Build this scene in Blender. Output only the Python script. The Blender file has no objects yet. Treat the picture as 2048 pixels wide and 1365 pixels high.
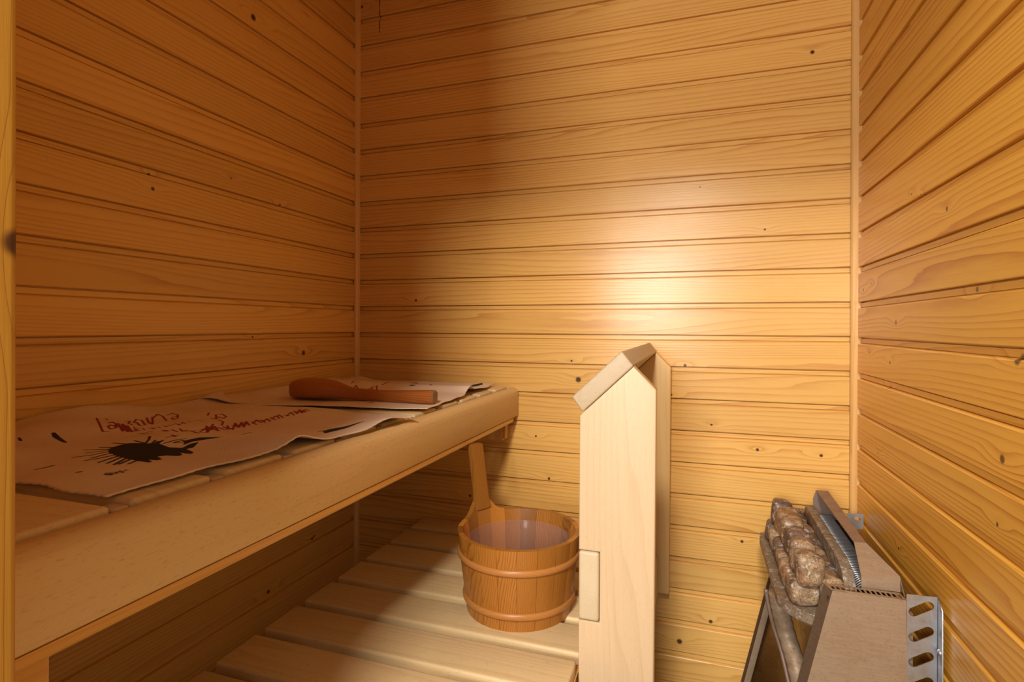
import bpy, bmesh, math, random
import numpy as np
from mathutils import Vector, Matrix
random.seed(7); np.random.seed(7)

# ------------------------------------------------------------------ camera, light, exposure
SC = bpy.context.scene
F_PX, CY = 1103.838, 655.541
YAW, PITCH, ROLL = 0.324067, -0.001687, 0.0036035
fw = Vector((-math.sin(YAW)*math.cos(PITCH), math.cos(YAW)*math.cos(PITCH), math.sin(PITCH)))
r0 = Vector((math.cos(YAW), math.sin(YAW), 0)); u0 = r0.cross(fw)
rr = r0*math.cos(ROLL) + u0*math.sin(ROLL); uu = -r0*math.sin(ROLL) + u0*math.cos(ROLL)
cam = bpy.data.objects.new('camera', bpy.data.cameras.new('camera'))
SC.collection.objects.link(cam)
cam.matrix_world = Matrix(((rr.x, uu.x, -fw.x, 1.11671), (rr.y, uu.y, -fw.y, -1.6365), (rr.z, uu.z, -fw.z, 0.021913), (0, 0, 0, 1)))
cam.data.sensor_width = 36; cam.data.lens = 36*F_PX/2048
cam.data.shift_y = (CY - 682.5)/2048
cam.data.clip_start = 0.02
SC.camera = cam
SC.view_settings.view_transform = 'Standard'; SC.view_settings.look = 'None'
SC.view_settings.gamma = 1; SC.view_settings.use_curve_mapping = False
SC.view_settings.exposure = 0.0
world = bpy.data.worlds.new('washroom_daylight'); SC.world = world; world.use_nodes = True
world.node_tree.nodes['Background'].inputs[0].default_value = (1.0, 0.90, 0.75, 1)
world.node_tree.nodes['Background'].inputs[1].default_value = 0.50
lamp = bpy.data.objects.new('washroom_ceiling_lamp', bpy.data.lights.new('washroom_ceiling_lamp', 'POINT'))
lamp.data.energy = 240; lamp.data.color = (1.0, 0.93, 0.84); lamp.data.shadow_soft_size = 0.16
lamp.location = (1.045, -2.75, 1.36); SC.collection.objects.link(lamp)
glare_light = bpy.data.objects.new('washroom_window', bpy.data.lights.new('washroom_window', 'AREA'))  # added unseen area light that makes the glare on the back wall
glare_light.data.shape = 'RECTANGLE'; glare_light.data.size = 0.45; glare_light.data.size_y = 0.55; glare_light.data.energy = 40; glare_light.data.color = (1.0, 0.95, 0.9)
glare_light.location = (0.77, -3.0, 0.28); glare_light.rotation_euler = (math.radians(90), 0, math.radians(-4)); SC.collection.objects.link(glare_light)

W, P = 1.506, 0.09
FLOOR, CEIL = -1.05, 1.245
FRONT = -1.385                      # inner face of the door wall
DX0, DX1, DTOP = 0.72, 1.44, 0.88   # doorway
INK={"R1": [[[0.082,-0.926],[0.141,-0.961],[0.184,-0.986],[0.188,-0.979]],[[0.129,-0.938],[0.121,-0.925],[0.145,-0.936],[0.172,-0.956],[0.175,-0.967],[0.156,-0.958],[0.145,-0.945],[0.166,-0.95]],[[0.089,-0.914],[0.096,-0.917]],[[0.136,-0.926],[0.204,-0.967],[0.144,-0.923],[0.217,-0.968],[0.163,-0.929],[0.226,-0.967]],[[0.123,-0.904],[0.123,-0.894],[0.144,-0.913],[0.162,-0.919]],[[0.144,-0.903],[0.112,-0.874],[0.127,-0.875],[0.179,-0.908],[0.179,-0.918],[0.143,-0.897]],[[0.108,-0.85],[0.166,-0.891],[0.188,-0.901],[0.153,-0.873],[0.11,-0.84]],[[0.117,-0.843],[0.09,-0.813],[0.113,-0.821],[0.177,-0.864]],[[0.114,-0.812],[0.101,-0.789],[0.127,-0.799],[0.169,-0.834],[0.178,-0.85],[0.152,-0.834],[0.144,-0.817]],[[0.179,-0.929],[0.228,-0.962]],[[0.208,-0.949],[0.202,-0.937]],[[0.209,-0.948],[0.232,-0.957]],[[0.207,-0.935],[0.234,-0.951]],[[0.226,-0.94],[0.222,-0.929],[0.237,-0.938],[0.23,-0.927]],[[0.223,-0.919],[0.239,-0.926]],[[0.22,-0.908],[0.239,-0.916],[0.23,-0.902]],[[0.235,-0.903],[0.226,-0.887],[0.248,-0.898],[0.227,-0.873],[0.249,-0.885]],[[0.224,-0.861],[0.243,-0.867]],[[0.231,-0.851],[0.248,-0.848]],[[0.249,-0.976],[0.271,-0.979],[0.278,-0.972]],[[0.259,-0.975],[0.257,-0.956]],[[0.262,-0.943],[0.282,-0.947],[0.279,-0.955]],[[0.273,-0.948],[0.273,-0.942]],[[0.276,-0.936],[0.301,-0.946]],[[0.278,-0.923],[0.304,-0.939],[0.3,-0.927]],[[0.304,-0.937],[0.317,-0.923]],[[0.327,-0.942],[0.341,-0.923]],[[0.309,-0.93],[0.336,-0.936]],[[0.313,-0.911],[0.311,-0.899],[0.338,-0.919]],[[0.292,-0.882],[0.328,-0.905],[0.306,-0.877],[0.344,-0.905]],[[0.177,-0.77],[0.205,-0.799]],[[0.237,-0.821],[0.252,-0.822],[0.213,-0.787],[0.212,-0.773],[0.244,-0.791],[0.257,-0.811],[0.236,-0.803]],[[0.26,-0.827],[0.282,-0.835],[0.308,-0.863]],[[0.319,-0.872],[0.349,-0.886],[0.317,-0.86]],[[0.325,-0.857],[0.347,-0.862]],[[0.33,-0.99],[0.329,-0.981],[0.33,-0.968]],[[0.316,-0.97],[0.337,-0.98]],[[0.328,-0.927],[0.303,-0.89],[0.339,-0.923],[0.288,-0.863]],[[0.318,-0.896],[0.346,-0.904]],[[0.32,-0.883],[0.346,-0.892],[0.345,-0.88]],[[0.358,-0.888],[0.31,-0.835],[0.352,-0.869],[0.313,-0.823],[0.358,-0.863],[0.314,-0.813],[0.354,-0.846]],[[0.329,-0.815],[0.361,-0.837]],[[0.345,-0.829],[0.319,-0.793],[0.355,-0.819]],[[0.33,-0.793],[0.362,-0.816]],[[0.349,-0.807],[0.33,-0.778],[0.363,-0.805]],[[0.326,-0.765],[0.362,-0.789]],[[0.344,-0.781],[0.321,-0.743],[0.358,-0.775]],[[0.317,-0.732],[0.357,-0.764]],[[0.336,-0.737],[0.354,-0.743]],[[0.351,-0.748],[0.322,-0.702],[0.36,-0.737]],[[0.316,-0.686],[0.352,-0.719],[0.316,-0.669],[0.357,-0.711],[0.329,-0.673],[0.358,-0.7]],[[0.327,-0.665],[0.352,-0.682]],[[0.328,-0.691],[0.34,-0.686]]],"K1": [[[0.328,-1.126],[0.339,-1.112],[0.34,-1.083]],[[0.293,-1.088],[0.329,-1.075]],[[0.318,-1.102],[0.335,-1.078]],[[0.357,-1.121],[0.35,-1.085]],[[0.364,-1.134],[0.367,-1.118],[0.367,-1.092]],[[0.388,-1.134],[0.375,-1.097]],[[0.401,-1.132],[0.383,-1.098]],[[0.413,-1.132],[0.392,-1.098]],[[0.416,-1.127],[0.403,-1.101]],[[0.424,-1.121],[0.415,-1.101]],[[0.297,-0.992],[0.317,-1.009],[0.335,-1.028]],[[0.331,-1.009],[0.348,-1.03]],[[0.288,-1.043],[0.323,-1.043]],[[0.298,-1.07],[0.322,-1.065]],[[0.304,-1.023],[0.331,-1.029]],[[0.342,-1.014],[0.357,-1.035]],[[0.341,-1.005],[0.356,-1.027]],[[0.36,-1.019],[0.358,-0.997],[0.365,-0.985]],[[0.368,-1.01],[0.369,-0.995],[0.381,-1.0],[0.372,-1.01]],[[0.352,-1.184],[0.354,-1.175],[0.352,-1.163]],[[0.147,-1.084],[0.162,-1.09]],[[0.412,-1.176],[0.413,-1.171]],[[0.449,-1.17],[0.441,-1.161],[0.455,-1.169],[0.445,-1.159],[0.456,-1.165],[0.446,-1.154],[0.456,-1.159],[0.444,-1.147],[0.458,-1.153],[0.447,-1.142],[0.455,-1.143]],[[0.413,-0.924],[0.413,-0.913],[0.413,-0.905]],[[0.553,-0.707],[0.557,-0.693]],[[0.508,-0.853],[0.51,-0.844]]],"P1": [[[0.322,-1.073],[0.313,-1.053],[0.313,-1.038],[0.33,-1.032],[0.341,-1.028],[0.352,-1.022],[0.386,-1.032],[0.406,-1.027],[0.398,-1.008],[0.402,-0.995],[0.42,-1.021],[0.418,-1.031],[0.444,-1.042],[0.451,-1.051],[0.441,-1.051],[0.425,-1.048],[0.442,-1.058],[0.444,-1.065],[0.425,-1.068],[0.419,-1.077],[0.438,-1.085],[0.439,-1.092],[0.422,-1.095],[0.438,-1.099],[0.44,-1.105],[0.421,-1.105],[0.402,-1.104],[0.375,-1.1],[0.348,-1.092]],[[0.374,-0.993],[0.374,-0.969],[0.406,-0.951],[0.402,-0.974],[0.39,-0.997],[0.393,-1.016]],[[0.153,-1.044],[0.154,-1.039],[0.21,-1.057],[0.216,-1.061],[0.206,-1.061],[0.171,-1.053]],[[0.512,-0.847],[0.511,-0.826],[0.521,-0.793],[0.526,-0.742],[0.529,-0.75],[0.533,-0.811],[0.527,-0.863]]],"R2": [[[0.095,-0.22],[0.109,-0.224]],[[0.129,-0.217],[0.148,-0.2]],[[0.152,-0.208],[0.167,-0.27],[0.183,-0.252]],[[0.203,-0.313],[0.192,-0.283],[0.213,-0.304],[0.227,-0.331],[0.215,-0.33],[0.2,-0.309]],[[0.189,-0.219],[0.197,-0.191],[0.186,-0.149]],[[0.171,-0.155],[0.203,-0.189]],[[0.253,-0.329],[0.249,-0.262],[0.298,-0.346]],[[0.248,-0.291],[0.283,-0.336]],[[0.221,-0.182],[0.236,-0.153]],[[0.191,-0.127],[0.233,-0.177],[0.256,-0.248]],[[0.198,-0.11],[0.229,-0.179]],[[0.251,-0.086],[0.291,-0.088]],[[0.269,-0.107],[0.303,-0.117]],[[0.267,-0.091],[0.296,-0.11]]],"K2": [[[0.397,-0.234],[0.366,-0.148],[0.405,-0.236]],[[0.388,-0.608],[0.398,-0.608]],[[0.407,-0.545],[0.412,-0.536]]],"P2": [[[0.364,-0.284],[0.342,-0.241],[0.326,-0.203],[0.335,-0.206],[0.382,-0.28]],[[0.479,-0.151],[0.476,-0.09],[0.48,-0.033],[0.5,-0.074],[0.499,-0.137],[0.502,-0.199]]]}
KNOTS={'back': [(1.402, 0.751, 5), (0.23, 0.108, 4), (1.084, -0.086, 4), (0.778, -0.137, 8), (0.757, -0.081, 3), (1.047, -0.171, 3), (1.273, -0.311, 4), (1.427, -0.315, 4), (1.304, -0.789, 6), (1.235, -0.566, 4), (0.018, 1.121, 5), (0.646, -0.316, 3), (0.688, -0.443, 4), (1.072, -0.871, 7), (1.155, -0.8, 5), (1.155, -0.25, 3), (1.122, 0.416, 2), (1.289, 0.288, 3), (0.427, -0.522, 4)], 'left': [(-0.47, 0.838, 8), (-0.753, 0.317, 4), (-0.757, 0.348, 3), (-0.463, -0.008, 3), (-0.27, -0.059, 7), (-0.22, -0.631, 7), (-0.41, -0.711, 5), (-0.37, 0.363, 3), (-0.542, 0.394, 2)], 'right': [(-0.545, 0.219, 4), (-0.126, 0.128, 4), (-0.064, 0.116, 4), (-0.301, 0.033, 5), (-0.265, -0.052, 4), (-0.758, -0.018, 7), (-0.723, -0.154, 6), (-0.117, -0.037, 3), (-0.711, -0.246, 3), (-0.322, -0.427, 3), (-0.43, 0.268, 2), (-0.385, 0.28, 2), (-0.634, 0.08, 4), (-0.186, -0.262, 3), (-0.249, -0.106, 4)]}


# ------------------------------------------------------------------ materials
class NT:
    def __init__(s, name):
        s.m = bpy.data.materials.new(name); s.m.use_nodes = True
        s.t = s.m.node_tree; s.n = s.t.nodes; s.l = s.t.links
        s.b = s.n['Principled BSDF']
    def put(s, inp, v):
        if v is None: return
        if isinstance(v, bpy.types.NodeSocket): s.l.new(v, inp)
        else: inp.default_value = v
    def math(s, op, a, b=None, c=None, clamp=False):
        n = s.n.new('ShaderNodeMath'); n.operation = op; n.use_clamp = clamp
        for i, v in enumerate((a, b, c)): s.put(n.inputs[i], v)
        return n.outputs[0]
    def vmath(s, op, a, b=None):
        n = s.n.new('ShaderNodeVectorMath'); n.operation = op
        s.put(n.inputs[0], a); s.put(n.inputs[1], b)
        return n.outputs[1] if op in ('DISTANCE', 'LENGTH') else n.outputs[0]
    def comb(s, x, y, z=0.0):
        n = s.n.new('ShaderNodeCombineXYZ')
        for i, v in enumerate((x, y, z)): s.put(n.inputs[i], v)
        return n.outputs[0]
    def sep(s, v):
        n = s.n.new('ShaderNodeSeparateXYZ'); s.put(n.inputs[0], v); return n.outputs
    def noise(s, vec, scale=1.0, detail=2.0, rough=0.5):
        n = s.n.new('ShaderNodeTexNoise'); s.put(n.inputs['Vector'], vec)
        n.inputs['Scale'].default_value = scale; n.inputs['Detail'].default_value = detail
        n.inputs['Roughness'].default_value = rough
        return n.outputs[0]
    def mr(s, v, a, b, c=0.0, d=1.0, smooth=False):
        n = s.n.new('ShaderNodeMapRange')
        if smooth: n.interpolation_type = 'SMOOTHSTEP'
        s.put(n.inputs[0], v)
        for i, x in enumerate((a, b, c, d)): n.inputs[i+1].default_value = x
        return n.outputs[0]
    def ramp(s, v, stops):
        n = s.n.new('ShaderNodeValToRGB'); s.put(n.inputs[0], v); e = n.color_ramp.elements
        while len(e) < len(stops): e.new(0.5)
        for el, (p, c) in zip(e, stops): el.position = p; el.color = (*c, 1)
        return n.outputs[0]
    def mix(s, f, a, b, mode='MIX'):
        n = s.n.new('ShaderNodeMix'); n.data_type = 'RGBA'; n.blend_type = mode
        s.put(n.inputs[0], f)
        s.put(n.inputs[6], (*a, 1) if isinstance(a, tuple) else a)
        s.put(n.inputs[7], (*b, 1) if isinstance(b, tuple) else b)
        return n.outputs[2]
    def bump(s, h, strength=0.3, dist=0.001):
        n = s.n.new('ShaderNodeBump'); n.inputs['Strength'].default_value = strength
        n.inputs['Distance'].default_value = dist; s.put(n.inputs['Height'], h)
        s.l.new(n.outputs[0], s.b.inputs['Normal'])
    def fin(s, col, rough, metal=0.0, **k):
        s.put(s.b.inputs['Base Color'], (*col, 1) if isinstance(col, tuple) else col)
        s.put(s.b.inputs['Roughness'], rough); s.put(s.b.inputs['Metallic'], metal)
        for kk, v in k.items(): s.put(s.b.inputs[kk.replace('_', ' ')], v)
        return s.m

def wood(name, light, dark, along='X', cross='Z', knots=(), freq=72, amp=13.0, contrast=0.72, rough=0.27,
         cscale=8.5, pores=0.0, var=0.10, knot_col=(0.09, 0.030, 0.011), blotch=0.25, relief=0.35, local=False, drip=None):
    s = NT(name)
    if local:
        tc = s.n.new('ShaderNodeTexCoord').outputs['Object']
    else:
        tc = s.n.new('ShaderNodeNewGeometry').outputs['Position']
    x = s.sep(tc); ax = {'X': x[0], 'Y': x[1], 'Z': x[2]}
    u, v = ax[along], ax[cross]
    third = ax[[k for k in 'XYZ' if k not in (along, cross)][0]]
    rnd = s.n.new('ShaderNodeObjectInfo').outputs['Random']
    off = s.math('MULTIPLY', rnd, 57.0)
    base = s.comb(s.math('MULTIPLY_ADD', u, 0.55, off), s.math('MULTIPLY_ADD', v, cscale, off), s.math('MULTIPLY', third, cscale))
    n1 = s.noise(base, 1.0, 1.5, 0.45)
    fld = s.math('MULTIPLY', n1, amp)
    fld = s.math('MULTIPLY_ADD', s.math('ADD', v, third), freq, fld)
    kd = None
    if knots:
        kp = s.comb(u, v, 0.0); ks = s.comb(s.math('MULTIPLY', u, 0.3), v, 0.0)
        for a, b, r in knots:
            rad = r*0.0011
            d2 = s.vmath('DISTANCE', ks, (a*0.3, b, 0.0))
            fld = s.math('MULTIPLY_ADD', s.mr(d2, 0.0, 0.010+rad*2.2, 1.0, 0.0, True), 0.7+r*0.12, fld)
            d1 = s.vmath('DISTANCE', kp, (a, b, 0.0))
            m = s.mr(d1, rad*0.55, rad*1.3, 1.0, 0.0, True)
            kd = m if kd is None else s.math('MAXIMUM', kd, m)
    wob = s.noise(s.comb(s.math('MULTIPLY', u, 9.0), s.math('MULTIPLY', v, 60.0), s.math('MULTIPLY', third, 60.0)), 1.0, 2.0)
    fld = s.math('MULTIPLY_ADD', wob, 0.35, fld)
    saw = s.math('FRACT', fld)
    line = s.math('POWER', saw, 3.0)
    tail = s.mr(saw, 0.93, 1.0, 1.0, 0.0, True)
    line = s.math('MULTIPLY', line, tail)
    vary = s.noise(s.comb(s.math('MULTIPLY_ADD', u, 1.3, off), s.math('MULTIPLY', v, 14.0), s.math('MULTIPLY', third, 14.0)), 1.0, 2.0)
    line = s.math('MULTIPLY', line, s.mr(vary, 0.3, 0.7, 0.35*contrast, 1.05*contrast))
    fib = s.noise(s.comb(s.math('MULTIPLY', u, 14.0), s.math('MULTIPLY', v, 620.0), s.math('MULTIPLY', third, 620.0)), 1.0, 3.0, 0.6)
    fac = s.math('ADD', line, s.mr(fib, 0.25, 0.75, -0.12, 0.16))
    fac = s.math('MULTIPLY_ADD', s.math('SUBTRACT', vary, 0.5), blotch, fac, clamp=True)
    mid = tuple(l*0.45+d*0.55 for l, d in zip(light, dark))
    col = s.ramp(fac, [(0.0, light), (0.55, mid), (1.0, dark)])
    tone = s.mr(rnd, 0.0, 1.0, 1.0-var, 1.0+var*0.6)
    col = s.mix(1.0, col, s.comb(tone, tone, tone), 'MULTIPLY')
    if pores:
        pn = s.noise(s.comb(s.math('MULTIPLY', u, 110.0), s.math('MULTIPLY', v, 420.0), s.math('MULTIPLY', third, 420.0)), 1.0, 3.0, 0.6)
        col = s.mix(s.math('MULTIPLY', s.mr(pn, 0.56, 0.7, 0.0, 1.0, True), pores), col, tuple(c*0.55 for c in dark))
    if kd is not None:
        col = s.mix(kd, col, knot_col)
    if drip:
        dx = s.math('ABSOLUTE', s.math('SUBTRACT', u, drip[0]))
        wob2 = s.noise(s.comb(0.0, s.math('MULTIPLY', v, 40.0), 3.0), 1.0, 2.0)
        dm = s.math('MULTIPLY', s.mr(dx, 0.0008, 0.0022, 1.0, 0.0, True), s.mr(v, drip[1]-0.003, drip[1]+0.004, 0.0, 1.0, True))
        dm = s.math('MULTIPLY', dm, s.mr(wob2, 0.38, 0.5, 0.15, 1.0, True))
        col = s.mix(dm, col, (0.03, 0.012, 0.006))
    s.bump(s.math('MULTIPLY_ADD', fib, 0.5, s.math('MULTIPLY', line, 0.8)), relief, 0.0006)
    return s.fin(col, rough, 0.0, Specular_IOR_Level=0.45)

PL, PD = (0.82, 0.485, 0.135), (0.50, 0.17, 0.022)
M_BACK = wood('pine_back', PL, PD, 'X', 'Z', KNOTS['back'], drip=(0.088, 1.02))
M_LEFT = wood('pine_left', PL, PD, 'Y', 'Z', KNOTS['left'])
M_RIGHT = wood('pine_right', (0.80, 0.43, 0.065), (0.50, 0.165, 0.014), 'Y', 'Z', KNOTS['right'], contrast=1.15)
M_PINEX = wood('pine_plain_x', PL, PD, 'X', 'Z')
M_PINEY = wood('pine_ceiling', PL, PD, 'Y', 'X')
M_TRIM = wood('pine_trim', (0.78, 0.47, 0.17), (0.5, 0.2, 0.045), 'Z', 'X', contrast=0.6)
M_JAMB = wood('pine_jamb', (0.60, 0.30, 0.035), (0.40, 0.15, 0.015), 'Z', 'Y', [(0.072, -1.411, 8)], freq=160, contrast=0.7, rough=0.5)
AL, AD = (0.74, 0.55, 0.29), (0.50, 0.31, 0.125)
M_SLATX = wood('aspen_slat', AL, AD, 'X', 'Y', freq=60, contrast=0.45, cscale=9, pores=0.25, rough=0.5, var=0.12)
M_BOARDY = wood('abachi_board_y', (0.70, 0.47, 0.20), (0.50, 0.29, 0.10), 'Y', 'Z', freq=50, contrast=0.3, cscale=10, pores=0.3, rough=0.5, var=0.03, blotch=0.5)
M_POST = wood('aspen_post', (0.63, 0.46, 0.275), (0.48, 0.32, 0.155), 'Z', 'X', freq=45, contrast=0.4, cscale=8, pores=0.14, rough=0.45, var=0.05)
M_RAIL = wood('aspen_rail_worn', (0.50, 0.385, 0.245), (0.34, 0.22, 0.11), 'Y', 'X', freq=50, contrast=0.4, cscale=22, pores=0.2, rough=0.5, blotch=0.8)
M_RAIL2 = wood('aspen_rail_end', (0.60, 0.48, 0.31), (0.46, 0.33, 0.18), 'Y', 'X', freq=40, contrast=0.3, cscale=22, pores=0.1, rough=0.5, blotch=0.6)
M_POST2 = wood('aspen_post_lit_tone', (0.78, 0.52, 0.21), (0.60, 0.36, 0.12), 'Z', 'X', freq=60, contrast=0.4, cscale=8, rough=0.45)  # far post: warm lit tone put into the colour of the post wood
M_BATTEN = wood('pine_batten', (0.74, 0.40, 0.10), (0.5, 0.2, 0.04), 'Y', 'Z', contrast=0.5)
M_BUCKET = wood('bucket_wood', (0.47, 0.185, 0.028), (0.22, 0.062, 0.008), 'Z', 'X', freq=210, amp=7, contrast=1.0, rough=0.33, cscale=22, var=0.40, relief=0.4)
M_HOOP = wood('bucket_hoop_wood', (0.46, 0.19, 0.045), (0.27, 0.09, 0.018), 'X', 'Z', freq=120, contrast=0.4, rough=0.35)
M_LADLE = wood('ladle_wood', (0.44, 0.14, 0.022), (0.20, 0.045, 0.006), 'X', 'Z', freq=200, amp=7, contrast=0.9, rough=0.38, cscale=22)
M_LADLE_END = wood('ladle_end_grain', (0.30, 0.15, 0.06), (0.18, 0.07, 0.02), 'Z', 'Y', freq=200, contrast=0.4, rough=0.6)

def metal(name, col, rough, stain=(0.3, 0.2, 0.12), amt=0.5, scale=14, stretch=(1, 1, 1), met=1.0):
    s = NT(name); g = s.n.new('ShaderNodeNewGeometry').outputs['Position']
    n = s.noise(g, scale, 4.0, 0.6)
    n2 = s.noise(s.vmath('MULTIPLY', g, stretch), 30.0, 3.0, 0.6)
    c = s.mix(s.math('MULTIPLY', s.mr(n, 0.42, 0.68, 0.0, 1.0, True), amt), col, stain)
    c = s.mix(s.mr(n2, 0.3, 0.7, 0.0, 0.35), c, tuple(min(1, v*1.45) for v in col))
    n3 = s.noise(g, 240.0, 4.0, 0.7)
    c = s.mix(s.math('MULTIPLY', s.mr(n3, 0.55, 0.68, 0.0, 0.5), amt), c, tuple(v*0.6 for v in stain))
    s.bump(n2, 0.08, 0.0005)
    return s.fin(c, s.mr(n, 0.3, 0.7, rough-0.05, rough+0.12), met)
M_STEEL = metal('stained_steel', (0.40, 0.29, 0.19), 0.46, (0.32, 0.205, 0.115), 0.8, 9, (1, 1, 12), 0.6)
M_REFL_TUBE = metal('reflection_tube_metal', (0.50, 0.37, 0.25), 0.42, (0.26, 0.15, 0.08), 0.8, 30, (1, 1, 14), 0.35)  # for the tube added in place of a reflection
M_HOOD = metal('hood_steel', (0.27, 0.185, 0.14), 0.5, (0.17, 0.105, 0.07), 0.7, 16, (1, 10, 1), 0.4)
M_GALV = metal('galvanized_steel', (0.52, 0.55, 0.60), 0.42, (0.40, 0.44, 0.50), 0.7, 40)
M_SHINY = metal('polished_steel', (0.50, 0.42, 0.36), 0.2, (0.30, 0.20, 0.14), 0.5, 12, (1, 1, 8))
M_COIL = metal('element_steel', (0.46, 0.47, 0.50), 0.3, (0.3, 0.3, 0.3), 0.3, 14, (1, 1, 1), 0.5)
M_DARK = NT('heater_inner_black').fin((0.012, 0.010, 0.009), 0.7)  # plain near-black for the parts inside the heater

def stone(name, a, b, rust, white, scale=1.0):
    s = NT(name); tc = s.n.new('ShaderNodeNewGeometry').outputs['Position']
    off = s.math('MULTIPLY', s.n.new('ShaderNodeObjectInfo').outputs['Random'], 9.0)
    v = s.vmath('ADD', tc, s.comb(off, off, off))
    n = s.noise(v, 45*scale, 4, 0.65); sp = s.noise(v, 380*scale, 4, 0.75); w = s.noise(v, 70*scale, 6, 0.75); d = s.noise(v, 22*scale, 2)
    c = s.mix(s.mr(n, 0.35, 0.65), a, b)
    c = s.mix(s.math('MULTIPLY', s.mr(d, 0.5, 0.62, 0, 1, True), 0.75), c, rust)
    c = s.mix(s.math('MULTIPLY', s.mr(sp, 0.50, 0.60), 0.75), c, tuple(x*0.4 for x in b))
    c = s.mix(s.math('MULTIPLY', s.mr(w, 0.53, 0.62, 0, 1, True), 0.8), c, white)
    s.bump(s.math('MULTIPLY_ADD', n, 0.6, s.math('MULTIPLY', sp, 0.4)), 0.45, 0.0012)
    return s.fin(c, s.mr(n, 0.3, 0.7, 0.38, 0.6))
M_STONE = stone('heater_stone', (0.50, 0.35, 0.20), (0.15, 0.085, 0.045), (0.30, 0.13, 0.05), (0.66, 0.58, 0.50))
M_STONE_DK = stone('heater_stone_dark', (0.20, 0.12, 0.08), (0.085, 0.052, 0.038), (0.15, 0.08, 0.045), (0.5, 0.45, 0.42))
M_LEDGE = stone('soapstone_ledge', (0.30, 0.225, 0.15), (0.19, 0.135, 0.09), (0.24, 0.14, 0.07), (0.48, 0.42, 0.34), 1.0)

def floor_mat():
    s = NT('floor_tile_grey'); g = s.n.new('ShaderNodeNewGeometry').outputs['Position']
    return s.fin(s.mix(s.noise(g, 60, 4), (0.22, 0.20, 0.18), (0.32, 0.30, 0.27)), 0.5)
M_FLOOR = floor_mat(); M_GROUT = NT('grout').fin((0.14, 0.13, 0.12), 0.9)

def plastic():
    s = NT('milky_plastic')
    tr = s.n.new('ShaderNodeBsdfTransparent'); tr.inputs[0].default_value = (0.93, 0.90, 0.90, 1)
    s.fin((0.70, 0.50, 0.48), 0.16)
    mx = s.n.new('ShaderNodeMixShader'); mx.inputs[0].default_value = 0.14
    s.l.new(tr.outputs[0], mx.inputs[1]); s.l.new(s.b.outputs[0], mx.inputs[2])
    s.l.new(mx.outputs[0], s.n['Material Output'].inputs[0])
    return s.m
M_PLASTIC = plastic()

def towel_mat():
    s = NT('linen_towel_print')
    tc = s.n.new('ShaderNodeTexCoord').outputs['Object']; x = s.sep(tc)
    wv = s.math('MULTIPLY', s.math('SINE', s.math('MULTIPLY', x[0], 2600.0)), s.math('SINE', s.math('MULTIPLY', x[1], 2600.0)))
    n = s.noise(tc, 9, 3); f = s.noise(tc, 900, 2)
    c = s.mix(s.mr(n, 0.3, 0.7), (0.80, 0.60, 0.42), (0.90, 0.74, 0.56))
    c = s.mix(s.mr(wv, -1, 1, 0.0, 0.22), c, (0.55, 0.40, 0.28))
    at = s.n.new('ShaderNodeAttribute'); at.attribute_name = 'red_ink'
    ab = s.n.new('ShaderNodeAttribute'); ab.attribute_name = 'black_ink'
    j = s.math('MULTIPLY', s.math('SUBTRACT', f, 0.5), 0.0012)
    rm = s.mr(s.math('ADD', at.outputs['Fac'], j), -0.0002, 0.0006, 1.0, 0.0)
    bm_ = s.mr(s.math('ADD', ab.outputs['Fac'], j), -0.0002, 0.0006, 1.0, 0.0)
    c = s.mix(s.math('MULTIPLY', rm, 0.94), c, (0.30, 0.006, 0.025))
    c = s.mix(s.math('MULTIPLY', bm_, 0.96), c, (0.012, 0.011, 0.014))
    s.bump(wv, 0.5, 0.0005)
    return s.fin(c, 0.9, 0.0, Specular_IOR_Level=0.15)
M_TOWEL = towel_mat()

# ------------------------------------------------------------------ helpers
COL = SC.collection
def link(name, me, mat=None, parent=None, smooth=False):
    o = bpy.data.objects.new(name, me); COL.objects.link(o)
    if mat and not me.materials: me.materials.append(mat)
    if smooth:
        for p in me.polygons: p.use_smooth = True
    if parent: o.parent = parent
    return o
def from_bm(name, bm, mat=None, parent=None, smooth=False, split=None):
    bmesh.ops.recalc_face_normals(bm, faces=bm.faces)
    me = bpy.data.meshes.new(name); bm.to_mesh(me); bm.free()
    o = link(name, me, mat, parent, smooth)
    if smooth and split: me.set_sharp_from_angle(angle=math.radians(split))
    return o
def empty(name, loc=(0, 0, 0), rot=(0, 0, 0)):
    o = bpy.data.objects.new(name, None); o.location = loc; o.rotation_euler = rot
    o.empty_display_size = 0.05; COL.objects.link(o); return o
def tag(o, label, cat, group=None):
    o['label'] = label; o['category'] = cat
    if group: o['group'] = group
    return o
def box_bm(x0, x1, y0, y1, z0, z1, bev=0.0, seg=2, bm=None):
    own = bm is None
    if own: bm = bmesh.new()
    vs = [bm.verts.new((x, y, z)) for x in (x0, x1) for y in (y0, y1) for z in (z0, z1)]
    f = [bm.faces.new([vs[i] for i in q]) for q in ((0, 1, 3, 2), (4, 6, 7, 5), (0, 4, 5, 1), (2, 3, 7, 6), (0, 2, 6, 4), (1, 5, 7, 3))]
    if bev and own:
        bmesh.ops.recalc_face_normals(bm, faces=bm.faces)
        bmesh.ops.bevel(bm, geom=list(bm.edges), offset=bev, segments=seg, profile=0.6, affect='EDGES')
    return bm
def box(name, x0, x1, y0, y1, z0, z1, mat, parent=None, bev=0.0, seg=2):
    return from_bm(name, box_bm(x0, x1, y0, y1, z0, z1, bev, seg), mat, parent, bev > 0, 50)
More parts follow.
